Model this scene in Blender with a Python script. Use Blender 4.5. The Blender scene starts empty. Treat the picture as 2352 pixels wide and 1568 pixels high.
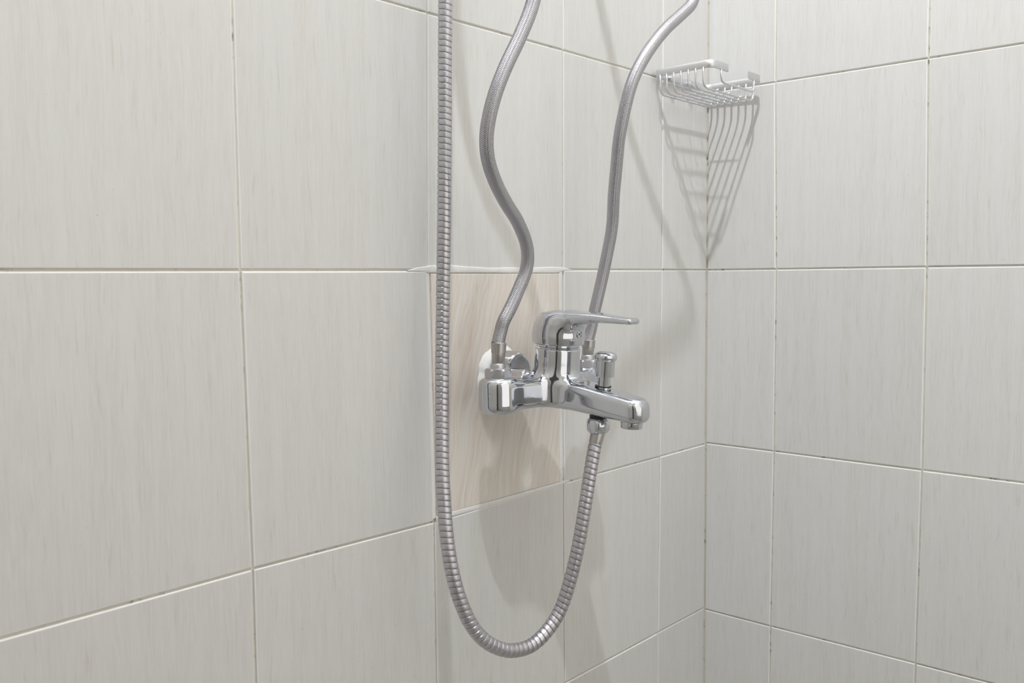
import bpy, bmesh, math, random
import numpy as np
from mathutils import Vector, Matrix
random.seed(7); rng = np.random.default_rng(7)
scene = bpy.context.scene
col = scene.collection

# ------------------------------------------------------------------ camera
CAM = (-1.13483, -0.65536, -0.00794)
ROT = ((0.6724438, 0.05902511, -0.73779087), (-0.74009487, 0.0416583, -0.67121097), (-0.00888319, 0.9973869, 0.07169704))
cd = bpy.data.cameras.new('camera'); cam = bpy.data.objects.new('camera', cd); col.objects.link(cam)
cam.matrix_world = Matrix.Translation(CAM) @ Matrix(ROT).to_4x4()
cd.sensor_width = 36.0; cd.lens = 31.4356; cd.clip_start = 0.01
cd.dof.use_dof = True; cd.dof.focus_distance = 0.98; cd.dof.aperture_fstop = 13.0
scene.camera = cam

# ------------------------------------------------------------------ world, lights, exposure
w = bpy.data.worlds.new('world'); scene.world = w; w.use_nodes = True
w.node_tree.nodes['Background'].inputs[0].default_value = (1.0, 0.95, 0.87, 1)
w.node_tree.nodes['Background'].inputs[1].default_value = 0.15
def area_light(name, loc, target, size, power, color, shape='DISK', size_y=None):
    ld = bpy.data.lights.new(name, 'AREA'); ld.shape = shape; ld.size = size
    if size_y: ld.size_y = size_y
    ld.energy = power; ld.color = color
    o = bpy.data.objects.new(name, ld); col.objects.link(o); o.location = loc
    o.rotation_euler = (Vector(target) - Vector(loc)).to_track_quat('-Z', 'Y').to_euler()
    return o
LAMP = Vector((-1.134, -0.672, 1.904)); LDIR = Vector((0.88, 0.32, -0.26)).normalized()
area_light('lamp_light', LAMP, LAMP + LDIR, 0.055, 38.5, (0.915, 0.945, 1.0))
area_light('fill_light', (-0.62, -1.32, 0.30), (-0.50, 0.0, 0.1), 1.10, 5.4, (1.0, 0.955, 0.895), 'RECTANGLE', 1.3)  # unseen soft fill, added to lift the walls opposite
vs = scene.view_settings
vs.view_transform = 'Standard'; vs.look = 'None'; vs.gamma = 1.0; vs.use_curve_mapping = False
vs.exposure = 0.06
scene.display_settings.display_device = 'sRGB'
scene.cycles.max_bounces = 12; scene.cycles.diffuse_bounces = 6

# ------------------------------------------------------------------ materials
def mat(name):
    m = bpy.data.materials.new(name); m.use_nodes = True
    nt = m.node_tree; b = nt.nodes['Principled BSDF']
    return m, nt, b
class G:
    """tiny node-graph helper"""
    def __init__(s, nt): s.nt = nt
    def n(s, t, **kw):
        nd = s.nt.nodes.new(t)
        for k, v in kw.items(): setattr(nd, k, v)
        return nd
    def l(s, a, b): s.nt.links.new(a, b)
    def val(s, sock, v):
        if hasattr(v, 'node'): s.l(v, sock)
        else: sock.default_value = v
    def math(s, op, a, b=0.0, clamp=False):
        nd = s.n('ShaderNodeMath', operation=op, use_clamp=clamp); s.val(nd.inputs[0], a); s.val(nd.inputs[1], b); return nd.outputs[0]
    def mix(s, f, a, b):
        nd = s.n('ShaderNodeMix', data_type='RGBA'); s.val(nd.inputs[0], f); s.val(nd.inputs[6], a); s.val(nd.inputs[7], b); return nd.outputs[2]
    def ramp(s, f, stops):
        nd = s.n('ShaderNodeValToRGB'); cr = nd.color_ramp
        while len(cr.elements) < len(stops): cr.elements.new(0.5)
        for e, (p, c) in zip(cr.elements, stops): e.position = p; e.color = (c[0], c[1], c[2], 1) if len(c) == 3 else c
        s.l(f, nd.inputs[0]); return nd.outputs[0]
    def noise(s, vec, scale=1.0, detail=4.0, rough=0.55, dist=0.0):
        nd = s.n('ShaderNodeTexNoise'); s.l(vec, nd.inputs['Vector']); nd.inputs['Scale'].default_value = scale
        nd.inputs['Detail'].default_value = detail; nd.inputs['Roughness'].default_value = rough; nd.inputs['Distortion'].default_value = dist
        return nd.outputs[0]
    def map(s, vec, scale=(1, 1, 1), loc=(0, 0, 0), rot=(0, 0, 0)):
        nd = s.n('ShaderNodeMapping'); s.l(vec, nd.inputs[0]); nd.inputs['Location'].default_value = loc
        nd.inputs['Rotation'].default_value = rot; nd.inputs['Scale'].default_value = scale; return nd.outputs[0]
    def add(s, a, b):
        nd = s.n('ShaderNodeVectorMath', operation='ADD'); s.l(a, nd.inputs[0]); s.val(nd.inputs[1], b); return nd.outputs[0]
    def comb(s, x, y, z=0.0):
        nd = s.n('ShaderNodeCombineXYZ'); s.val(nd.inputs[0], x); s.val(nd.inputs[1], y); s.val(nd.inputs[2], z); return nd.outputs[0]
    def bump(s, h, strength, dist):
        nd = s.n('ShaderNodeBump'); s.l(h, nd.inputs['Height']); nd.inputs['Strength'].default_value = strength; nd.inputs['Distance'].default_value = dist
        return nd.outputs[0]

def tile_coords(g):
    uv = g.n('ShaderNodeUVMap').outputs[0]
    rnd = g.n('ShaderNodeObjectInfo').outputs['Random']
    off = g.comb(g.math('MULTIPLY', rnd, 37.0), g.math('MULTIPLY', rnd, 91.0), g.math('MULTIPLY', rnd, 13.0))
    return g.add(uv, off), rnd

def make_tile_mat():
    m, nt, b = mat('striated_cream_tile'); g = G(nt)
    co, rnd = tile_coords(g)
    # slow sideways wander of the streaks
    wander = g.noise(g.map(co, (30, 14, 1)), 1.0, 2.0)
    wc = g.add(co, g.comb(g.math('MULTIPLY', g.math('SUBTRACT', wander, 0.5), 0.006), 0.0))
    fine = g.noise(g.map(wc, (520, 30, 1)), 1.0, 4.0, 0.68)
    wide = g.noise(g.map(wc, (110, 3.5, 1)), 1.0, 3.0, 0.55)
    hair = g.noise(g.map(wc, (380, 26, 1), (5, 3, 9)), 1.0, 2.0, 0.5)
    base = g.mix(g.ramp(fine, [(0.3, (0, 0, 0)), (0.7, (1, 1, 1))]), (0.600, 0.593, 0.572, 1), (0.666, 0.664, 0.654, 1))
    base = g.mix(g.math('MULTIPLY', g.ramp(wide, [(0.38, (0, 0, 0)), (0.66, (1, 1, 1))]), 0.55), base, (0.672, 0.674, 0.674, 1))
    hl = g.ramp(hair, [(0.62, (0, 0, 0)), (0.74, (1, 1, 1))])
    base = g.mix(g.math('MULTIPLY', hl, 0.40), base, (0.53, 0.50, 0.44, 1))
    sp = g.noise(g.map(co, (420, 420, 1)), 1.0, 0.0)
    base = g.mix(g.math('MULTIPLY', g.ramp(sp, [(0.88, (0, 0, 0)), (0.90, (1, 1, 1))]), 0.45), base, (0.3, 0.27, 0.22, 1))
    bright = g.math('ADD', g.math('MULTIPLY', rnd, 0.04), 0.98)
    hsv = g.n('ShaderNodeHueSaturation'); g.l(base, hsv.inputs['Color']); g.l(bright, hsv.inputs['Value'])
    g.l(hsv.outputs[0], b.inputs['Base Color'])
    b.inputs['Roughness'].default_value = 0.32; b.inputs['Specular IOR Level'].default_value = 0.42
    g.l(g.bump(fine, 0.10, 0.0006), b.inputs['Normal'])
    return m
def make_marble_mat():
    m, nt, b = mat('pinkish_veined_tile'); g = G(nt)
    uv = g.n('ShaderNodeUVMap').outputs[0]
    # veins lean to the right as they rise
    d = g.noise(g.map(uv, (14, 6, 1)), 1.0, 3.0)
    sh = g.n('ShaderNodeSeparateXYZ'); g.l(uv, sh.inputs[0])
    x = g.math('SUBTRACT', sh.outputs[0], g.math('MULTIPLY', sh.outputs[1], 0.22))
    x = g.math('ADD', x, g.math('MULTIPLY', g.math('SUBTRACT', d, 0.5), 0.040))
    c = g.comb(x, sh.outputs[1])
    v1 = g.noise(g.map(c, (130, 5, 1)), 1.0, 5.0, 0.66)
    v2 = g.noise(g.map(c, (210, 9, 1), (3, 1, 4)), 1.0, 3.0, 0.6)
    base = g.ramp(v1, [(0.30, (0.66, 0.575, 0.495)), (0.45, (0.69, 0.635, 0.575)), (0.56, (0.71, 0.672, 0.625)), (0.72, (0.77, 0.755, 0.735))])
    base = g.mix(g.math('MULTIPLY', g.ramp(v2, [(0.5, (0, 0, 0)), (0.75, (1, 1, 1))]), 0.4), base, (0.58, 0.50, 0.44, 1))
    v3 = g.noise(g.map(c, (75, 4.5, 1), (8, 2, 1)), 1.0, 2.0, 0.5)
    ln = g.math('ABSOLUTE', g.math('SUBTRACT', v3, 0.5))
    base = g.mix(g.math('MULTIPLY', g.ramp(ln, [(0.0, (1, 1, 1)), (0.022, (0, 0, 0))]), 0.5), base, (0.77, 0.755, 0.735, 1))
    ln2 = g.math('ABSOLUTE', g.math('SUBTRACT', v3, 0.60))
    base = g.mix(g.math('MULTIPLY', g.ramp(ln2, [(0.0, (1, 1, 1)), (0.02, (0, 0, 0))]), 0.35), base, (0.53, 0.44, 0.37, 1))
    g.l(base, b.inputs['Base Color']); b.inputs['Roughness'].default_value = 0.3
    return m
def make_grout_mat(name, c1, c2, dirt, dirt_amt):
    m, nt, b = mat(name); g = G(nt)
    co = g.n('ShaderNodeTexCoord').outputs['Object']
    n1 = g.noise(co, 35.0, 4.0); n2 = g.noise(co, 160.0, 3.0); n3 = g.noise(co, 22.0, 3.0)
    base = g.mix(n1, c1, c2)
    f = g.math('MULTIPLY', g.ramp(n2, [(0.53, (0, 0, 0)), (0.66, (1, 1, 1))]), g.ramp(n3, [(0.49, (0, 0, 0)), (0.63, (1, 1, 1))]))
    base = g.mix(g.math('MULTIPLY', f, dirt_amt), base, dirt)
    g.l(base, b.inputs['Base Color']); b.inputs['Roughness'].default_value = 0.8
    g.l(g.bump(n2, 0.4, 0.001), b.inputs['Normal'])
    return m
def simple(name, c, rough, metal=0.0, spec=0.5):
    m, nt, b = mat(name); b.inputs['Base Color'].default_value = (*c, 1); b.inputs['Roughness'].default_value = rough
    b.inputs['Metallic'].default_value = metal; b.inputs['Specular IOR Level'].default_value = spec
    return m
def metal_mat(name, c, r0, r1, scale=60.0, bump=0.0):
    m, nt, b = mat(name); g = G(nt)
    co = g.n('ShaderNodeTexCoord').outputs['Object']
    n = g.noise(co, scale, 4.0, 0.6)
    g.l(g.ramp(n, [(0.35, (r0,) * 3), (0.75, (r1,) * 3)]), b.inputs['Roughness'])
    n2 = g.noise(co, scale * 2.3, 3.0)
    g.l(g.mix(g.math('MULTIPLY', n2, 0.35), (*c, 1), (c[0] * .8, c[1] * .8, c[2] * .8, 1)), b.inputs['Base Color'])
    b.inputs['Metallic'].default_value = 1.0
    if bump: g.l(g.bump(n, bump, 0.0005), b.inputs['Normal'])
    return m
def braid_mat():
    m, nt, b = mat('braided_steel'); g = G(nt)
    uv = g.n('ShaderNodeUVMap').outputs[0]; s = g.n('ShaderNodeSeparateXYZ'); g.l(uv, s.inputs[0])
    u, v = s.outputs[0], s.outputs[1]
    cu = g.math('MULTIPLY', u, 20.0); fl = g.math('FLOOR', cu); fr = g.math('SUBTRACT', cu, fl)
    sg = g.math('SUBTRACT', g.math('MULTIPLY', g.math('MODULO', fl, 2.0), 2.0), 1.0)      # strands lean left and right in turn
    ph = g.math('ADD', g.math('MULTIPLY', v, 26.0), g.math('MULTIPLY', g.math('MULTIPLY', sg, g.math('SUBTRACT', fr, 0.5)), 0.95))
    st = g.math('ADD', g.math('MULTIPLY', g.math('SINE', g.math('MULTIPLY', ph, 2 * math.pi)), 0.5), 0.5)
    ed = g.math('SUBTRACT', 1.0, g.math('POWER', g.math('ABSOLUTE', g.math('SUBTRACT', g.math('MULTIPLY', fr, 2.0), 1.0)), 4.0))
    h = g.math('MULTIPLY', st, g.math('ADD', g.math('MULTIPLY', ed, 0.6), 0.4)); f = h
    g.l(g.ramp(h, [(0.02, (0.31, 0.305, 0.33)), (0.4, (0.44, 0.43, 0.465)), (0.9, (0.59, 0.58, 0.625))]), b.inputs['Base Color'])
    b.inputs['Metallic'].default_value = 1.0; b.inputs['Roughness'].default_value = 0.34
    g.l(g.bump(f, 0.38, 0.0005), b.inputs['Normal'])
    return m

M_TILE = make_tile_mat(); M_EDGE = simple('white_glazed_edge', (0.76, 0.76, 0.755), 0.22); M_MARBLE = make_marble_mat()
M_GROUT = make_grout_mat('beige_grout', (0.61, 0.575, 0.49, 1), (0.70, 0.675, 0.61, 1), (0.12, 0.10, 0.075, 1), 0.75)
M_WHITEGROUT = make_grout_mat('white_grout', (0.72, 0.715, 0.70, 1), (0.77, 0.77, 0.76, 1), (0.5, 0.46, 0.4, 1), 0.25)
M_PLASTER = make_grout_mat('white_plaster', (0.80, 0.80, 0.78, 1), (0.86, 0.86, 0.85, 1), (0.6, 0.55, 0.47, 1), 0.5)
M_CHROME = metal_mat('chrome', (0.635, 0.655, 0.70), 0.05, 0.12, 70.0)
M_DULL = metal_mat('dull_plated_metal', (0.58, 0.58, 0.61), 0.32, 0.45, 90.0)
M_CRIMP = metal_mat('crimped_steel', (0.50, 0.485, 0.48), 0.28, 0.42, 90.0)
M_HOSE = metal_mat('ribbed_steel', (0.57, 0.56, 0.595), 0.34, 0.46, 50.0)
M_ALU = simple('matt_aluminium', (0.69, 0.695, 0.71), 0.45, 1.0)
M_BRAID = braid_mat()
M_BLACK = simple('black_rubber', (0.015, 0.015, 0.017), 0.5)
M_DOT = simple('dark_red_dot', (0.12, 0.03, 0.03), 0.4)
M_WALLPLAIN = simple('plain_cream_wall', (0.63, 0.625, 0.61), 0.45)
M_CEIL = simple('white_ceiling', (0.78, 0.78, 0.77), 0.8)
M_FLOOR = simple('grey_floor', (0.36, 0.35, 0.33), 0.5)
M_REFLPANEL = simple('dark_reflection_panel', (0.06, 0.055, 0.055), 0.5)
M_LAMP = simple('white_lamp_housing', (0.8, 0.8, 0.8), 0.5)

# ------------------------------------------------------------------ mesh helpers
WORLD = {}                                              # where each object sits in the room
def mesh_obj(name, verts, faces, m, parent=None, smooth=False, uvs=None, loc=None):
    me = bpy.data.meshes.new(name)
    V = np.asarray(verts, dtype=float)
    o = bpy.data.objects.new(name, me)
    c = np.array(loc if loc is not None else (0, 0, 0), dtype=float)
    me.from_pydata((V - c).tolist(), [], [tuple(int(i) for i in f) for f in faces]); me.update()
    if uvs is not None:
        uvl = me.uv_layers.new(name='UVMap'); UV = np.asarray(uvs, dtype=float)
        li = np.empty(len(me.loops), dtype=np.int32); me.loops.foreach_get('vertex_index', li)
        uvl.data.foreach_set('uv', UV[li].astype(np.float32).ravel())
    if smooth: me.polygons.foreach_set('use_smooth', [True] * len(me.polygons))
    me.materials.append(m); col.objects.link(o); o.location = c
    if parent is not None:
        o.parent = parent; o.location = Vector(c) - WORLD.get(parent.name, Vector(parent.location))
    WORLD[o.name] = Vector(c)
    return o
def empty(name, loc, label, cat, group=None):
    o = bpy.data.objects.new(name, None); o.empty_display_size = 0.02; col.objects.link(o); o.location = loc
    o['label'] = label; o['category'] = cat
    if group: o['group'] = group
    return o
def structure(o): o['kind'] = 'structure'; return o
def box(lo, hi):
    x0, y0, z0 = lo; x1, y1, z1 = hi
    v = [(x0, y0, z0), (x1, y0, z0), (x1, y1, z0), (x0, y1, z0), (x0, y0, z1), (x1, y0, z1), (x1, y1, z1), (x0, y1, z1)]
    f = [(3, 2, 1, 0), (4, 5, 6, 7), (0, 1, 5, 4), (1, 2, 6, 5), (2, 3, 7, 6), (3, 0, 4, 7)]
    return v, f
def catmull(pts, n):
    """dense curve through pts, resampled evenly to n points"""
    P = np.asarray(pts, float); P = np.vstack([2 * P[0] - P[1], P, 2 * P[-1] - P[-2]])
    out = []
    for i in range(1, len(P) - 2):
        p0, p1, p2, p3 = P[i - 1:i + 3]
        t = [0]
        for a, b in ((p0, p1), (p1, p2), (p2, p3)): t.append(t[-1] + max(np.linalg.norm(b - a), 1e-9) ** 0.5)
        u = np.linspace(t[1], t[2], 24, endpoint=False)[:, None]
        A1 = (t[1] - u) / (t[1] - t[0]) * p0 + (u - t[0]) / (t[1] - t[0]) * p1
        A2 = (t[2] - u) / (t[2] - t[1]) * p1 + (u - t[1]) / (t[2] - t[1]) * p2
        A3 = (t[3] - u) / (t[3] - t[2]) * p2 + (u - t[2]) / (t[3] - t[2]) * p3
        B1 = (t[2] - u) / (t[2] - t[0]) * A1 + (u - t[0]) / (t[2] - t[0]) * A2
        B2 = (t[3] - u) / (t[3] - t[1]) * A2 + (u - t[1]) / (t[3] - t[1]) * A3
        out.append((t[2] - u) / (t[2] - t[1]) * B1 + (u - t[1]) / (t[2] - t[1]) * B2)
    C = np.vstack(out + [P[-2][None]])
    # light smoothing then even resampling
    for _ in range(40): C[1:-1] = 0.25 * C[:-2] + 0.5 * C[1:-1] + 0.25 * C[2:]
    s = np.concatenate([[0], np.cumsum(np.linalg.norm(np.diff(C, axis=0), axis=1))])
    q = np.linspace(0, s[-1], n)
    return np.stack([np.interp(q, s, C[:, k]) for k in range(3)], 1), q
def frames(C):
    T = np.gradient(C, axis=0); T /= np.linalg.norm(T, axis=1)[:, None]
    n = np.cross(T[0], (0.3, 0.7, 0.1)); n /= np.linalg.norm(n); N = [n]
    for i in range(1, len(C)):
        n = N[-1] - T[i] * np.dot(N[-1], T[i]); n /= np.linalg.norm(n); N.append(n)
    N = np.array(N); return T, N, np.cross(T, N)
def sweep(C, rfun, nth, s=None):
    """tube round curve C, radius rfun(s, theta); returns verts, faces, uv (u = turn, v = length / circumference unit)"""
    T, N, B = frames(C)
    if s is None: s = np.concatenate([[0], np.cumsum(np.linalg.norm(np.diff(C, axis=0), axis=1))])
    th = np.linspace(0, 2 * math.pi, nth, endpoint=False)
    R = rfun(s[:, None], th[None, :]) * np.ones((len(C), nth))
    V = C[:, None] + R[..., None] * (np.cos(th)[None, :, None] * N[:, None] + np.sin(th)[None, :, None] * B[:, None])
    n = len(C); F = []
    i = np.arange(n - 1)[:, None] * nth; j = np.arange(nth)[None, :]; k = (j + 1) % nth
    F = np.stack([i + j, i + k, i + nth + k, i + nth + j], -1).reshape(-1, 4).tolist()
    F.append(list(range(nth))[::-1]); F.append(list(range((n - 1) * nth, n * nth)))
    return V.reshape(-1, 3), F, s, th
def tube_uv(name, C, r, nth, m, parent, circ):
    """smooth tube with a seam so the braid wraps cleanly"""
    T, N, B = frames(C); s = np.concatenate([[0], np.cumsum(np.linalg.norm(np.diff(C, axis=0), axis=1))])
    th = np.linspace(0, 2 * math.pi, nth + 1)
    V = C[:, None] + r * (np.cos(th)[None, :, None] * N[:, None] + np.sin(th)[None, :, None] * B[:, None])
    uv = np.stack(np.broadcast_arrays(th[None, :] / (2 * math.pi), s[:, None] / circ), -1).reshape(-1, 2)
    n = len(C); w_ = nth + 1
    i = np.arange(n - 1)[:, None] * w_; j = np.arange(nth)[None, :]
    F = np.stack([i + j, i + j + 1, i + w_ + j + 1, i + w_ + j], -1).reshape(-1, 4)
    return mesh_obj(name, V.reshape(-1, 3), F, m, parent, True, uv)
def revolve(origin, axis, prof, nth=40, rmod=None, smooth=True, xref=None):
    """prof: (distance along axis, radius) list; rmod(theta, r, h) may reshape the radius"""
    a = np.array(axis, float); a /= np.linalg.norm(a)
    x = np.array(xref if xref is not None else ((1, 0, 0) if abs(a[0]) < 0.9 else (0, 0, 1)), float); x -= a * np.dot(a, x); x /= np.linalg.norm(x); y = np.cross(a, x)
    th = np.linspace(0, 2 * math.pi, nth, endpoint=False); V = []
    for h, r in prof:
        rr = np.full(nth, r) if rmod is None else np.array([rmod(t, r, h) for t in th])
        V.append(np.array(origin) + a * h + rr[:, None] * (np.cos(th)[:, None] * x + np.sin(th)[:, None] * y))
    V = np.vstack(V); F = []
    for i in range(len(prof) - 1):
        for j in range(nth):
            k = (j + 1) % nth; F.append((i * nth + j, i * nth + k, (i + 1) * nth + k, (i + 1) * nth + j))
    F.append(tuple(range(nth))[::-1]); F.append(tuple(range((len(prof) - 1) * nth, len(prof) * nth)))
    return V, F
def auto_smooth(o, deg=35):
    me = o.data; me.polygons.foreach_set('use_smooth', [True] * len(me.polygons))
    bm = bmesh.new(); bm.from_mesh(me)
    for e in bm.edges:
        if len(e.link_faces) == 2 and e.calc_face_angle(0) > math.radians(deg): e.smooth = False
    bm.to_mesh(me); bm.free(); return o
def lathe(name, origin, axis, prof, m, parent, nth=48, rmod=None, xref=None, deg=32):
    V, F = revolve(origin, axis, prof, nth, rmod, xref=xref)
    return auto_smooth(mesh_obj(name, V, F, m, parent), deg)
def hexmod(ap, rot=0.0):
    return lambda t, r, h: min(r, ap / math.cos(((t + rot + math.pi / 6) % (math.pi / 3)) - math.pi / 6))
# implicit surfaces -> mesh, for the cast chrome parts
def smin(a, b, k):
    h = np.clip(0.5 + 0.5 * (b - a) / k, 0, 1); return b * (1 - h) + a * h - k * h * (1 - h)
def sdf_mesh(f, lo, hi, h):
    lo = np.array(lo); n = np.ceil((np.array(hi) - lo) / h).astype(int) + 1
    ax = [lo[k] + h * np.arange(n[k]) for k in range(3)]
    X, Y, Z = np.meshgrid(*ax, indexing='ij'); D = f(X, Y, Z)
    S = D < 0; cs = tuple(n - 1)
    cnt = np.zeros(cs); acc = np.zeros(cs + (3,))
    def sl(dx, dy, dz): return (slice(dx, n[0] - 1 + dx), slice(dy, n[1] - 1 + dy), slice(dz, n[2] - 1 + dz))
    P = np.stack([X, Y, Z], -1)
    for axk in range(3):
        for o1 in (0, 1):
            for o2 in (0, 1):
                a = [0, 0, 0]; oth = [k for k in range(3) if k != axk]; a[oth[0]] = o1; a[oth[1]] = o2
                b = list(a); b[axk] = 1
                sa, sb = sl(*a), sl(*b); cross = S[sa] != S[sb]
                da, db = D[sa], D[sb]; t = np.where(cross, da / np.where(cross, da - db, 1), 0)
                pt = P[sa].copy(); pt[..., axk] += t * h
                acc += np.where(cross[..., None], pt, 0); cnt += cross
    act = cnt > 0; idx = -np.ones(cs, int); idx[act] = np.arange(act.sum())
    V = acc[act] / cnt[act][:, None]
    F = []
    for axk in range(3):
        oth = [(axk + 1) % 3, (axk + 2) % 3]
        a = [slice(1, n[k] - 1) for k in range(3)]; a[axk] = slice(0, n[axk] - 1)
        b = list(a); b[axk] = slice(1, n[axk])
        s0, s1 = S[tuple(a)], S[tuple(b)]
        I = np.argwhere(s0 != s1)
        if not len(I): continue
        base = I.copy()
        for k in oth: base[:, k] += 1
        def cell(d1, d2):
            c = base.copy(); c[:, oth[0]] -= d1; c[:, oth[1]] -= d2; return idx[c[:, 0], c[:, 1], c[:, 2]]
        q = np.stack([cell(1, 1), cell(0, 1), cell(0, 0), cell(1, 0)], 1)
        inside0 = s0[I[:, 0], I[:, 1], I[:, 2]]
        q[~inside0] = q[~inside0][:, ::-1]
        F.append(q)
    F = np.vstack(F); F = F[(F >= 0).all(1)]
    e = h * 0.05
    for _ in range(4):
        d = f(V[:, 0], V[:, 1], V[:, 2])
        gx = (f(V[:, 0] + e, V[:, 1], V[:, 2]) - f(V[:, 0] - e, V[:, 1], V[:, 2])) / (2 * e)
        gy = (f(V[:, 0], V[:, 1] + e, V[:, 2]) - f(V[:, 0], V[:, 1] - e, V[:, 2])) / (2 * e)
        gz = (f(V[:, 0], V[:, 1], V[:, 2] + e) - f(V[:, 0], V[:, 1], V[:, 2] - e)) / (2 * e)
        g2 = np.maximum(gx ** 2 + gy ** 2 + gz ** 2, 0.05)
        st = np.clip(d / g2, -h * 0.5, h * 0.5)
        V -= st[:, None] * np.stack([gx, gy, gz], 1)
    return V, F

# ------------------------------------------------------------------ room shell
AR = 0.0271895                                        # the right wall opens a little past the square
SR = np.array((math.sin(AR), -math.cos(AR), 0.0)); NR = np.array((-math.cos(AR), -math.sin(AR), 0.0))
def PL(u, v, n): return (u, -n, v)                    # left wall: u along the wall, v up, n out into the room
def PR(s, v, n): q = SR * s + NR * n; return (q[0], q[1], v)
ZF, ZC, XB, YF = -1.05, 2.10, -1.80, -1.36
GD = 0.0017                                            # depth of the joints
v, f = box((XB - 0.05, GD, ZF), (0.08, 0.08, ZC)); wall_left = structure(mesh_obj('wall_left', v, f, M_GROUT))
v = [PR(s, z, n) for z in (ZF, ZC) for s, n in ((-0.03, -GD), (1.46, -GD), (1.46, -0.08), (-0.03, -0.08))]
f = [(0, 1, 2, 3), (7, 6, 5, 4), (4, 5, 1, 0), (5, 6, 2, 1), (6, 7, 3, 2), (7, 4, 0, 3)]
wall_right = structure(mesh_obj('wall_right', v, f, M_GROUT))
v, f = box((XB - 0.05, -1.45, ZF - 0.06), (0.15, 0.08, ZF)); structure(mesh_obj('floor', v, f, M_FLOOR))
v, f = box((XB - 0.05, -1.45, ZC), (0.15, 0.08, ZC + 0.06)); structure(mesh_obj('ceiling', v, f, M_CEIL))
# front wall (behind the camera's right) with a gap added for the fill light, back wall with an added dark panel
wv, wf = [], []
def addbox(lo, hi):
    v, f = box(lo, hi); k = len(wv); wv.extend(v); wf.extend([tuple(i + k for i in q) for q in f])
WX0, WX1, WZ0, WZ1 = -1.20, -0.04, -0.40, 1.00
addbox((XB, YF - 0.06, ZF), (WX0, YF, ZC)); addbox((WX1, YF - 0.06, ZF), (0.1, YF, ZC))
addbox((WX0, YF - 0.06, ZF), (WX1, YF, WZ0)); addbox((WX0, YF - 0.06, WZ1), (WX1, YF, ZC))
structure(mesh_obj('wall_front', wv, wf, M_WALLPLAIN))
wv, wf = [], []
addbox((XB - 0.06, -0.88, ZF), (XB, 0.01, ZC)); addbox((XB - 0.06, YF, ZF), (XB, -1.20, ZC)); addbox((XB - 0.06, -1.20, 0.95), (XB, -0.88, ZC))
structure(mesh_obj('wall_back', wv, wf, M_WALLPLAIN))
v, f = box((XB - 0.05, -1.20, ZF), (XB - 0.01, -0.88, 0.95)); structure(mesh_obj('reflection_panel', v, f, M_REFLPANEL))  # unseen dark panel, added so the chrome reflects a narrow dark strip

# ------------------------------------------------------------------ tiles
def tile(parent, P, quad, gap, m, proud=0.0, bev=0.0013, tilt=(0, 0)):
    """quad: four joint corners (u, v), anticlockwise seen from the room when P maps u to the right"""
    q = np.array(quad, float); c = q.mean(0)
    def inset(d):
        out = []
        for i in range(4):
            p, a, b = q[i], q[i - 1] - q[i], q[(i + 1) % 4] - q[i]
            a /= np.linalg.norm(a); b /= np.linalg.norm(b)
            out.append(p + (a + b) * d / max(abs(a[0] * b[1] - a[1] * b[0]), 0.5))
        return np.array(out)
    rings = [(gap + 0, -0.0060), (gap + 0, -bev * 0.85), (gap + bev * 0.18, -bev * 0.35), (gap + bev * 0.55, -bev * 0.08), (gap + bev, 0.0)]
    V, UV = [], []
    for d, n in rings:
        for p in inset(d):
            t = tilt[0] * (p[0] - c[0]) + tilt[1] * (p[1] - c[1])
            V.append(P(p[0], p[1], n + proud + t)); UV.append((p[0], p[1]))
    F = []
    for i in range(4):
        for j in range(4):
            k = (j + 1) % 4; F.append((i * 4 + j, i * 4 + k, i * 4 + 4 + k, i * 4 + 4 + j))
    F.append((16, 17, 18, 19)); F.append((3, 2, 1, 0))
    if P is PL: pass
    else: F = [tuple(reversed(x)) for x in F]
    F = [tuple(reversed(x)) for x in F] if FLIP else F
    o = mesh_obj('tile', V, F, m, parent, False, UV, loc=P(c[0], c[1], 0))
    if m is M_TILE:
        o.data.materials.append(M_EDGE)
        for k in range(4, 16): o.data.polygons[k].material_index = 1
    return o
FLIP = False
rows = {3: 0.747, 2: 0.498, 1: 0.2485, 0: 0.0, -1: -0.2504, -2: -0.4948, -3: -0.745}
lc = [0.0, -0.1200, -0.3251, -0.5350, -0.7408, -0.9450, -1.1510]
rc = [0.0, 0.1028, 0.2951, 0.4990, 0.7040]
LO = {(4, 0): (-.0017, -.0002), (4, -1): (.0013, .0009), (3, 1): (.0026, -.0001), (2, 1): (.0014, .0014), (2, -1): (-.0008, .0001), (1, 0): (.0037, .0002),
      (2, 0): (.0003, .0004), (1, -1): (.0008, -.0004), (1, -2): (-.0039, .0015), (3, 0): (-.0018, -.0002), (3, -1): (.0017, -.0026)}
RO = {(1, 0): (.0015, -.0002), (2, 0): (.0014, .0003), (2, 1): (-.0025, .0001), (2, -1): (.0016, .0011), (2, -2): (-.0005, 0), (1, -1): (.0017, .0013), (1, -2): (-.0003, -.001), (1, 1): (-.0024, .0001)}
def joint(cols, off, i, r):
    du, dv = 0.0, 0.0
    if i > 0:
        c = [(abs(k[1] - r), k) for k in off if k[0] == i]
        if c: du = off[min(c)[1]][0]
    c = [(abs(k[0] - i), k) for k in off if k[1] == r]
    if c: dv = off[min(c)[1]][1]
    return (cols[i] + du, rows[r] + dv)
tr = random.Random(11)
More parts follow.
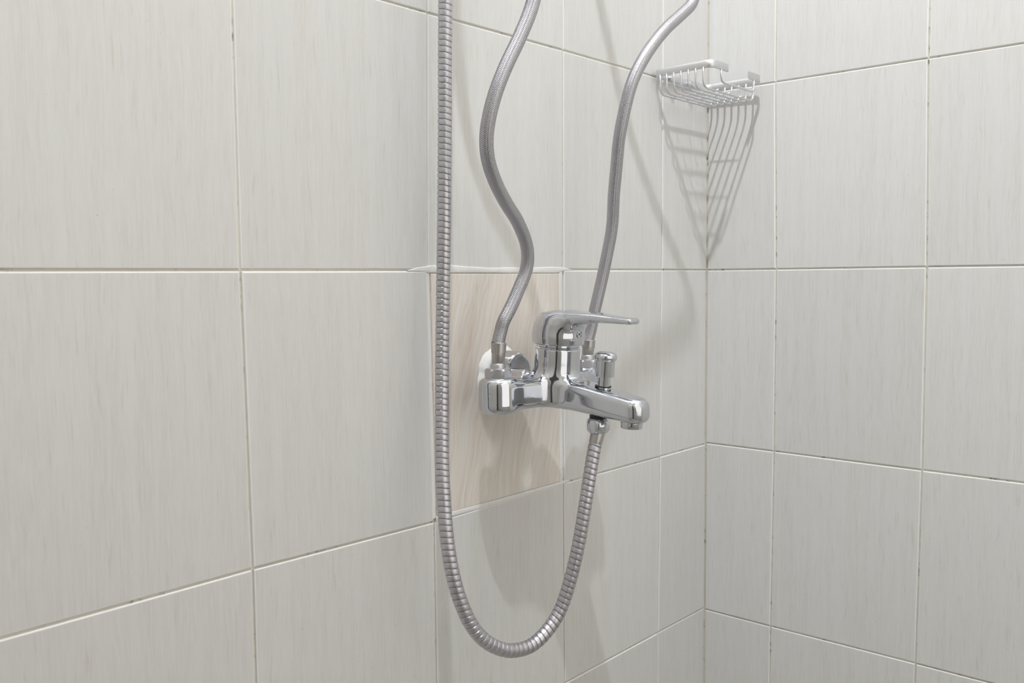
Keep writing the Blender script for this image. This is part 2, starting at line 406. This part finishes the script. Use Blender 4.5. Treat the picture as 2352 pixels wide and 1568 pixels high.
for i in range(6):
    for r in (3, 2, 1, 0, -1, -2):
        if i == 5 and r == 3: continue
        a, b = joint(lc, LO, i + 1, r - 1), joint(lc, LO, i, r - 1)
        c, d = joint(lc, LO, i, r), joint(lc, LO, i + 1, r)
        pr, tl = tr.uniform(-.0004, .0003), (tr.uniform(-.002, .002), tr.uniform(-.002, .002))
        if i == 2 and r == 0:
            q = [(-0.5296, -0.2490), (-0.3328, -0.2480), (-0.3318, -0.0032), (-0.5335, -0.0030)]
            t = tile(wall_left, PL, q, 0.0008, M_MARBLE, -0.0001, 0.0010)
            t['label'] = 'pinkish veined tile with white grout around it'
            continue
        if i == 0:                                     # run the cut tiles up to the corner
            b = (-0.0006, b[1]); c = (-0.0006, c[1])
        tile(wall_left, PL, [a, b, c, d], 0.0010, M_TILE, pr, tr.uniform(.0011, .0016), tl)
for i in range(4):
    for r in (3, 2, 1, 0, -1, -2):
        a, b = joint(rc, RO, i, r - 1), joint(rc, RO, i + 1, r - 1)
        c, d = joint(rc, RO, i + 1, r), joint(rc, RO, i, r)
        if i == 0: a = (0.0003, a[1]); d = (0.0003, d[1])
        tile(wall_right, PR, [d, c, b, a], 0.0010, M_TILE, tr.uniform(-.0004, .0003), tr.uniform(.0011, .0016), (tr.uniform(-.002, .002), tr.uniform(-.002, .002)))

# white grout worked over the joints of the replaced tile
def strip(name, top, bot, n0, m, parent, sub=8, amp=0.0003):
    """ribbon on the left wall between two polylines of (u, v), slightly domed"""
    def dens(L):
        L = np.array(L, float); s = np.concatenate([[0], np.cumsum(np.linalg.norm(np.diff(L, axis=0), axis=1))]); q = np.linspace(0, s[-1], 60)
        return np.stack([np.interp(q, s, L[:, 0]), np.interp(q, s, L[:, 1])], 1)
    A, B = dens(top), dens(bot); V = []
    sm = np.convolve(rng.normal(0, 1, 64), np.ones(5) / 5, 'valid')[:60]; A[:, 1] += sm * amp
    sm = np.convolve(rng.normal(0, 1, 64), np.ones(5) / 5, 'valid')[:60]; B[:, 1] += sm * amp * .5
    pr = [(0, -0.0030), (0, n0 - .0001), (0.12, n0), (0.5, n0 + .0001), (0.88, n0), (1, n0 - .0003), (1, -0.0030)]
    for t, n in pr:
        for a, b in zip(A, B): p = a * (1 - t) + b * t; V.append(PL(p[0], p[1], n))
    F = []
    for i in range(len(pr) - 1):
        for j in range(59): F.append((i * 60 + j, (i + 1) * 60 + j, (i + 1) * 60 + j + 1, i * 60 + j + 1))
    return mesh_obj(name, V, F, m, parent, True)
strip('grout_fill', [(-.563, -.0006), (-.552, .0022), (-.5265, .0046), (-.5044, .0051), (-.4814, .0036), (-.4503, .0022), (-.42, .0026), (-.3905, .0022), (-.362, .0027), (-.344, .0034), (-.322, .0022), (-.3085, .0002)],
      [(-.563, -.0010), (-.5345, -.0030), (-.50, -.0030), (-.42, -.0034), (-.3345, -.0036), (-.322, -.0012), (-.3085, -.0004)], 0.00012, M_WHITEGROUT, wall_left)
strip('grout_fill', [(-.5315, -.2484), (-.5085, -.2478), (-.435, -.2482), (-.345, -.2482), (-.3325, -.2480), (-.316, -.2478)],
      [(-.5315, -.2538), (-.5085, -.2530), (-.435, -.2535), (-.345, -.2522), (-.330, -.2520), (-.316, -.2506)], 0.0001, M_WHITEGROUT, wall_left, amp=.0002)
def vstrip(u0a, u0b, u1a, u1b, v0, v1, n0):
    V = []
    zz = np.linspace(v0, v1, 40); sm = np.convolve(rng.normal(0, 1, 44), np.ones(5) / 5, 'valid') * .0002
    pr = [(0, -.003), (0, n0 - .0004), (.2, n0), (.8, n0), (1, n0 - .0004), (1, -.003)]
    for t, n in pr:
        for k, z in enumerate(zz):
            s = (z - v0) / (v1 - v0); a = u0a + (u0b - u0a) * s + sm[k]; b = u1a + (u1b - u1a) * s - sm[k] * .5
            V.append(PL(a + (b - a) * t, z, n))
    F = [((i) * 40 + j, (i) * 40 + j + 1, (i + 1) * 40 + j + 1, (i + 1) * 40 + j) for i in range(len(pr) - 1) for j in range(39)]
    return mesh_obj('grout_fill', V, F, M_WHITEGROUT, wall_left, True)
vstrip(-.3332, -.3325, -.3272, -.3262, -.249, .002, 0.0)
vstrip(-.5345, -.5400, -.5300, -.5340, -.250, .000, -.0006)

# rough white plaster round the pipe hole
def plaster():
    cu, cv, n, k = -0.4330, -0.1180, 72, 7
    th = np.linspace(0, 2 * math.pi, n, endpoint=False)
    nz = sum(np.cos(th * m_ + rng.uniform(0, 6.28)) * a for m_, a in ((2, .0012), (3, .001), (5, .0009), (9, .0007), (14, .0005), (21, .0004)))
    R = 0.0375 + nz; V = [PL(cu, cv, 0.008)]
    for i in range(1, k + 1):
        t = i / k
        for j in range(n):
            h = (0.007 * (1 - t ** 3) + rng.normal(0, .0004)) if i < k else -0.0008
            V.append(PL(cu + R[j] * t * math.cos(th[j]), cv + R[j] * t * math.sin(th[j]) * 1.02, h))
    F = [(0, 1 + j, 1 + (j + 1) % n) for j in range(n)]
    for i in range(k - 1):
        for j in range(n):
            q = (j + 1) % n; F.append((1 + i * n + j, 1 + (i + 1) * n + j, 1 + (i + 1) * n + q, 1 + i * n + q))
    F = [tuple(x) for x in F]
    o = mesh_obj('plaster_patch', V, F, M_PLASTER, wall_left, True); o['label'] = 'rough white plaster around the pipe hole'
plaster()

# ------------------------------------------------------------------ mixer tap
OX, OY = -0.4213, -0.0675
tap = empty('mixer_tap', (OX, OY, -0.123), 'chrome single-lever bath mixer tap on the left wall, in front of the pinkish tile', 'tap')
TILT = 0.06                                            # the tap sags a little towards the front
LX, RX, NO = -0.0690, 0.0770, -0.0175                  # hose connections: along the body, and set back towards the wall
def body_sdf(X, Y, Z):
    x = X - OX; o = -(Y - OY); z = Z + 0.123
    def rcyl(px, po, r, z0, z1, rr, Z_=None, X_=None, O_=None):
        zz = z if Z_ is None else Z_; xx = x if X_ is None else X_; oo = o if O_ is None else O_
        q1 = np.hypot(xx - px, oo - po) - r + rr; q2 = np.abs(zz - (z0 + z1) / 2) - (z1 - z0) / 2 + rr
        return np.minimum(np.maximum(q1, q2), 0) + np.hypot(np.maximum(q1, 0), np.maximum(q2, 0)) - rr
    def arm(ax, ao, az, bx, bo, bz, ra, rb, hz):
        d = np.array((bx - ax, bo - ao)); L2 = (d ** 2).sum()
        t = np.clip(((x - ax) * d[0] + (o - ao) * d[1]) / L2, 0, 1)
        r = ra + (rb - ra) * t; q1 = np.hypot(x - ax - d[0] * t, o - ao - d[1] * t) - r + .006
        q2 = np.abs(z - (az + (bz - az) * t)) - (hz[0] + (hz[1] - hz[0]) * t) + .006
        return np.minimum(np.maximum(q1, q2), 0) + np.hypot(np.maximum(q1, 0), np.maximum(q2, 0)) - .006
    fl = np.clip(-z, -.014, .018) * .03
    endL = rcyl(LX, NO, .0168 + fl, -.0172, .0128, .0032)
    endR = rcyl(RX, NO, .0168 + fl, -.0172, .0118, .0032)
    aL = arm(LX + .001, NO, -.0022, -.006, -.0055, -.0016, .0172, .0186, (.0150, .0146))
    aR = arm(RX - .001, NO, -.0022, .006, -.0055, -.0016, .0172, .0186, (.0150, .0146))
    zt = z + TILT * o
    tower = rcyl(0, 0, .0237 - .014 * np.clip(z - .01, 0, .03), -.0110, .0425, .0012, zt, x, o - TILT * z)
    # spout: a tapering, softly squared bar that drops slightly outwards
    s = np.clip(o / .112, 0, 1); cz = -.0012 - .0146 * s ** 1.05; hz = .0160 - .0042 * s; hw = .0200 - .0052 * s
    r1 = .0135 - .0010 * s; r2 = .0092 - .0008 * s
    q1, q2 = np.abs(x) - hw + r1, np.abs(o - .0555) - .0560 + r1
    p = np.minimum(np.maximum(q1, q2), 0) + np.hypot(np.maximum(q1, 0), np.maximum(q2, 0)) - r1 + r2
    b = np.abs(z - cz) - hz + r2
    sp = np.minimum(np.maximum(p, b), 0) + np.hypot(np.maximum(p, 0), np.maximum(b, 0)) - r2
    arms = smin(smin(endL, aL, .012), smin(endR, aR, .012), .004)
    d = smin(arms, sp, .008); d = smin(d, tower, .012)
    # inlet stub towards the wall nut
    wx, wz = -0.0300, .0125
    q1 = np.hypot(x - wx, z - wz) - .0088; q2 = np.abs(o + .028) - .015
    return smin(d, np.maximum(q1, q2), .003)
V, F = sdf_mesh(body_sdf, (OX - .098, OY - .134, -.160), (OX + .104, OY + .052, -.068), .0013)
body = mesh_obj('body', V, F, M_CHROME, tap, True)
# slim seam ring between tower and lever
lathe('collar', (OX, OY - TILT * .0415, -.0815), (0, -TILT, 1), [(0, .0212), (.0004, .0224), (.0022, .0226), (.0026, .0217), (.0062, .0217)], M_CHROME, tap, 64)
def lever_sdf(X, Y, Z):
    x = X - OX; oo = -(Y - OY) - TILT * (Z + .123); z = Z + 0.0765 + TILT * oo; o = oo
    t = np.clip(z / .032, 0, 1)
    r = .0268 - .0050 * t ** 2.2
    q1 = np.hypot(x, o * .985 - .0003) - r + .009; q2 = np.abs(z - .0162) - .0162 + .009
    lo_sharp = np.maximum(np.hypot(x, o) - r, np.maximum(-z, z - .020))
    cap = np.minimum(np.maximum(q1, q2), 0) + np.hypot(np.maximum(q1, 0), np.maximum(q2, 0)) - .009
    cap = smin(cap, lo_sharp, .003)
    s = np.clip(o / .095, 0, 1)
    zt = np.interp(s, [0, .25, .5, .75, 1], [.0326, .0346, .0352, .0340, .0334])
    zb = np.interp(s, [0, .25, .5, .75, 1], [.0150, .0205, .0258, .0272, .0276])
    hw = np.interp(s, [0, .25, .5, .75, 1], [.0200, .0180, .0130, .0098, .0088])
    hh = (zt - zb) / 2; rr = np.minimum(hh * .92, hw * .9)
    q = [np.abs(x) - hw + rr, np.abs(z - (zt + zb) / 2) - hh + rr, np.abs(o - .0465) - .0480 + rr]
    bar = np.minimum(np.maximum(np.maximum(q[0], q[1]), q[2]), 0) + np.sqrt(sum(np.maximum(k, 0) ** 2 for k in q)) - rr
    return smin(cap, bar, .010)
V, F = sdf_mesh(lever_sdf, (OX - .032, OY - .108, -.081), (OX + .032, OY + .034, -.038), .0012)
lever = mesh_obj('lever', V, F, M_CHROME, tap, True)
ys = np.linspace(OY - .024, OY - .045, 400); sd = lever_sdf(np.full(400, OX), ys, np.full(400, -.0662))
pc = np.array((OX, ys[np.argmax(sd > 0)] + .0006, -.0662)); pa = np.array((0, -1, 0.02))
plug = lathe('indicator_plug', pc, pa, [(-.004, .0044), (.0010, .0044), (.0016, .0039), (.0017, .0030), (.0009, .0027), (.0008, .0010)], M_CHROME, lever, 32)
lathe('dot', pc + pa * .0007, pa, [(0, .0010), (.0004, .0010)], M_DOT, plug, 16)
# aerator under the tip
lathe('aerator', (OX, OY - .0948, -.1492), (0.0, 0.06, -1), [(-.006, .0100), (.0, .0108), (.0046, .0108), (.0056, .0102), (.0058, .0088), (.0046, .0084)], M_CHROME, tap, 56)
# diverter knob on the spout, leaning with its top face
dv = lathe('diverter_knob', (OX, OY - .0610, -.1195), (0, -0.085, 1), [(-.006, .0067), (.0130, .0067), (.0131, .0098), (.0290, .0099), (.0296, .0108), (.0318, .0115), (.0342, .0112), (.0362, .0094), (.0374, .0062), (.0379, .0012)], M_CHROME, tap, 48, deg=40)
lathe('washer', (OX, OY - .0605, -.1172), (0, -0.085, 1), [(0, .0082), (.0012, .0082)], M_BLACK, dv, 32)
# union nut against the plaster
wn = np.array((OX - .0175, -.0335, -.1055))
un = lathe('wall_nut', wn + np.array((0, .0265, 0)), (0, -1, 0), [(0, .0170), (.0015, .0200), (.021, .0200), (.0240, .0188), (.0258, .0172), (.0262, .0150), (.0250, .0120)], M_CHROME, tap, 96, hexmod(.0180, .25), deg=25)

# ------------------------------------------------------------------ hoses
def hose_end(parent, x, y, z0, apothem):
    lathe('nut', (x, y, z0), (0, 0, 1), [(0, .0126), (.0006, .0134), (.0108, .0134), (.0126, .0118), (.0130, .0102), (.0131, .0070)], M_DULL, parent, 72, hexmod(apothem, .35), deg=25)
LH = [(-0.4903, -0.0500, -0.0733), (-0.4868, -0.0512, -0.0600), (-0.4850, -0.0528, -0.0520), (-0.4773, -0.0552, -0.0389), (-0.4687, -0.0581, -0.0217), (-0.4607, -0.0618, -0.0018), (-0.4607, -0.0643, 0.0107), (-0.4658, -0.0671, 0.0248), (-0.4844, -0.0719, 0.0465), (-0.5030, -0.0754, 0.0612), (-0.5226, -0.0799, 0.0792), (-0.5382, -0.0851, 0.0989), (-0.5449, -0.0896, 0.1165), (-0.5459, -0.0940, 0.1344), (-0.5419, -0.0997, 0.1587), (-0.5324, -0.1050, 0.1838), (-0.5199, -0.1098, 0.2093), (-0.5076, -0.1150, 0.2415), (-0.503, -0.119, 0.285), (-0.528, -0.121, 0.345), (-0.585, -0.118, 0.42), (-0.60, -0.11, 0.52), (-0.58, -0.08, 0.68), (-0.575, -0.06, 0.80)]
RH = [(-0.3443, -0.0500, -0.0790), (-0.3415, -0.0517, -0.0689), (-0.3381, -0.0558, -0.0433), (-0.3338, -0.0604, -0.0173), (-0.3311, -0.0668, 0.0148), (-0.3307, -0.0737, 0.0465), (-0.3383, -0.0815, 0.0800), (-0.3433, -0.0885, 0.1087), (-0.3483, -0.0955, 0.1368), (-0.3485, -0.1024, 0.1649), (-0.3444, -0.1089, 0.1933), (-0.3336, -0.1135, 0.2158), (-0.3158, -0.1174, 0.2381), (-0.2959, -0.1203, 0.2572), (-0.2694, -0.1228, 0.2768), (-0.2488, -0.1250, 0.2956), (-0.252, -0.127, 0.335), (-0.30, -0.128, 0.40), (-0.37, -0.125, 0.50), (-0.42, -0.10, 0.66), (-0.425, -0.06, 0.80)]
for pts, z0, lab, x in ((LH, -.1108, 'grey braided supply hose bent in an S, joined above the white plaster', -.4903),
                        (RH, -.1125, 'grey braided supply hose nearer the corner, passing behind the tap lever', -.3443)):
    h = empty('braided_hose', (x, -.05, z0), lab, 'hose', 'braided supply hoses')
    C, s = catmull(pts, 620)
    zb = pts[0][2]
    tube_uv('braid', C, .0066, 40, M_BRAID, h, 2 * math.pi * .0066)
    hose_end(h, x, -.05, z0, .0116)
    lathe('ring', (x, -.05, z0 + .0126), (0, 0, 1), [(0, .0066), (.0004, .0073), (.0040, .0073), (.0052, .0066)], M_DULL, h, 40)
    a = C[8] - np.array((x, -.05, z0 + .0170)); a /= np.linalg.norm(a); L = zb - (z0 + .0170)
    lathe('ferrule', (x, -.05, z0 + .0170), (a[0] * .5, a[1] * .5, 1), [(0, .0062), (.0003, .0064), (L * .52, .0068), (L * .54, .0073), (L + .0005, .0076), (L + .0009, .0072)], M_CRIMP, h, 40)

SH = [(-0.5370, -0.0340, 0.62), (-0.5385, -0.0340, 0.40), (-0.5403, -0.0340, 0.2513), (-0.5419, -0.0340, 0.1991), (-0.5428, -0.0340, 0.1507), (-0.5459, -0.0340, 0.0488), (-0.5483, -0.0340, -0.0130), (-0.5513, -0.0347, -0.0751), (-0.5587, -0.0407, -0.1363), (-0.5676, -0.0496, -0.1862), (-0.5724, -0.0565, -0.2165), (-0.5767, -0.0639, -0.2459), (-0.5783, -0.0719, -0.2758), (-0.5755, -0.0794, -0.3034), (-0.5673, -0.0860, -0.3279), (-0.5546, -0.0908, -0.3450), (-0.5362, -0.0950, -0.3577), (-0.5205, -0.0980, -0.3628), (-0.5001, -0.1017, -0.3626), (-0.4821, -0.1059, -0.3519), (-0.4686, -0.1099, -0.3360), (-0.4603, -0.1138, -0.3136), (-0.4517, -0.1181, -0.2806), (-0.4434, -0.1211, -0.2393), (-0.4354, -0.1215, -0.2070), (-0.4288, -0.1215, -0.1839), (-0.4258, -0.1215, -0.1750)]
sh = empty('shower_hose', (OX, -.1215, -.1500), 'ribbed metal shower hose hanging in a long loop from under the tap spout', 'hose')
PITCH = 0.0056
C, s = catmull(SH, 2); NS = int(s[-1] / PITCH * 18)
C, s = catmull(SH, NS)
def ribs(s, th):
    p = (s / PITCH + th / (2 * math.pi)) % 1.0
    t = np.abs(p - 0.5) * 2                                     # 0 mid rib, 1 in the groove
    return 0.0069 - 0.00022 * t ** 2 - 0.0010 * np.clip((t - 0.83) / 0.07, 0, 1) - 0.0002 * p
V, F, _, _ = sweep(C, ribs, 26, s)
auto_smooth(mesh_obj('ribbed_tube', V, F, M_HOSE, sh), 28)
sn = np.array((OX, -.1218, -.1492))
lathe('nut', sn, (0, 0, -1), [(0, .0090), (.0014, .0108), (.0045, .0122), (.0090, .0124), (.0122, .0114), (.0145, .0094), (.0147, .0070)], M_CHROME, sh, 72, hexmod(.0113, .2), deg=28)
lathe('washer', sn + np.array((0, 0, .0030)), (0, 0, -1), [(0, .0086), (.0036, .0086)], M_BLACK, sh, 40)
a = np.array(SH[-1]) - (sn + np.array((0, 0, -.0140)))
lathe('ferrule', sn + np.array((0, 0, -.0140)), a, [(0, .0072), (.0105, .0068), (.0125, .0063), (.0145, .0058)], M_CRIMP, sh, 40)

# ------------------------------------------------------------------ soap basket
BX0, BX1, BY0, BY1, BZ0, BZ1 = -0.1437, -0.0135, -0.0048, -0.0885, 0.2465, 0.2560
bk = empty('soap_basket', ((BX0 + BX1) / 2, -.003, .245), 'silver wire soap basket fixed in the corner of the tiled walls', 'basket')
def band(name, path, th=0.0021):
    """flat strip standing on edge along a path of (x, y)"""
    P = np.array(path, float); T = np.gradient(P, axis=0); T /= np.linalg.norm(T, axis=1)[:, None]; N = np.stack([-T[:, 1], T[:, 0]], 1)
    b = .0004; V = []
    prof = [(-th / 2, BZ0 + b), (-th / 2 + b, BZ0), (th / 2 - b, BZ0), (th / 2, BZ0 + b), (th / 2, BZ1 - b), (th / 2 - b, BZ1), (-th / 2 + b, BZ1), (-th / 2, BZ1 - b)]
    for p, n in zip(P, N):
        for d, z in prof: V.append((p[0] + n[0] * d, p[1] + n[1] * d, z))
    k = len(prof); F = []
    for i in range(len(P) - 1):
        for j in range(k): q = (j + 1) % k; F.append((i * k + j, i * k + q, (i + 1) * k + q, (i + 1) * k + j))
    F.append(tuple(range(k))[::-1]); F.append(tuple(range((len(P) - 1) * k, len(P) * k)))
    return auto_smooth(mesh_obj(name, V, F, M_ALU, bk), 50)
def rounded(pts, r):
    out = [np.array(pts[0], float)]
    for a, b, c in zip(pts, pts[1:], pts[2:]):
        a, b, c = (np.array(q, float) for q in (a, b, c)); u = (a - b) / np.linalg.norm(a - b); v_ = (c - b) / np.linalg.norm(c - b)
        for t in np.linspace(0, 1, 10): out.append((b + u * r) * (1 - t) ** 2 + b * 2 * t * (1 - t) + (b + v_ * r) * t ** 2)
    out.append(np.array(pts[-1], float)); return out
band('frame', rounded([(-.1050, BY1), (BX0, BY1), (BX0, BY0), (BX1, BY0), (BX1, BY1), (-.0500, BY1)], .0105))
def wire(name, pts, r=.00135, rad=.006):
    P = [np.array(p) for p in rounded(pts, rad)]; D = [P[0]]
    for a, b in zip(P, P[1:]):
        n = max(1, int(np.linalg.norm(b - a) / .006)); D += [a + (b - a) * t / n for t in range(1, n + 1)]
    D = np.array([d for i, d in enumerate(D) if i == 0 or np.linalg.norm(d - D[i - 1]) > 1e-6])
    V, F, _, _ = sweep(D, lambda s, t: r, 12)
    return mesh_obj(name, V, F, M_ALU, bk, True)
WB = 0.2238
for y in (-.0142, -.0238, -.0343, -.0447, -.0553, -.0658, -.0765):
    wire('wire', [(BX0, y, BZ0 + .002), (BX0, y, WB), (BX1 - .0005, y, WB), (BX1 - .0005, y, BZ0 + .002)], rad=.011)
wire('front_wire', [(-.1215, BY1, BZ0 + .002), (-.1215, BY1, .2315), (-.0355, BY1, .2315), (-.0355, BY1, BZ0 + .002)], rad=.009)
for x in (-.108, -.078, -.048):
    wire('cross_wire', r=.0008, pts=[(x, -.0125, WB + .0019), (x, -.04, WB + .0019), (x, -.0782, WB + .0019)], rad=.002)
for x in (-.1064, -.0600):
    lathe('stud', (x, BY0 - .0008, .2500), (0, -1, 0), [(0, .0048), (.0020, .0050), (.0040, .0044), (.0052, .0026), (.0055, .0006)], M_CHROME, bk, 28)

# ------------------------------------------------------------------ ceiling lamp housing (gives the light above)
lamp = lathe('lamp_housing', LAMP - LDIR * .07, LDIR, [(0, .022), (.004, .03), (.05, .042), (.068, .044), (.069, .042), (.066, .036)], M_LAMP, None, 40)
lamp['label'] = 'small white wall lamp high up, turned towards the tiled corner'; lamp['category'] = 'lamp'
st = catmull([LAMP - LDIR * .07, LAMP - LDIR * .10, (XB + .3, -.70, 1.90), (XB + .005, -.70, 1.92)], 40)[0]
V, F, _, _ = sweep(st, lambda s, t: .008, 12); mesh_obj('lamp_arm', V, F, M_LAMP, lamp, True)
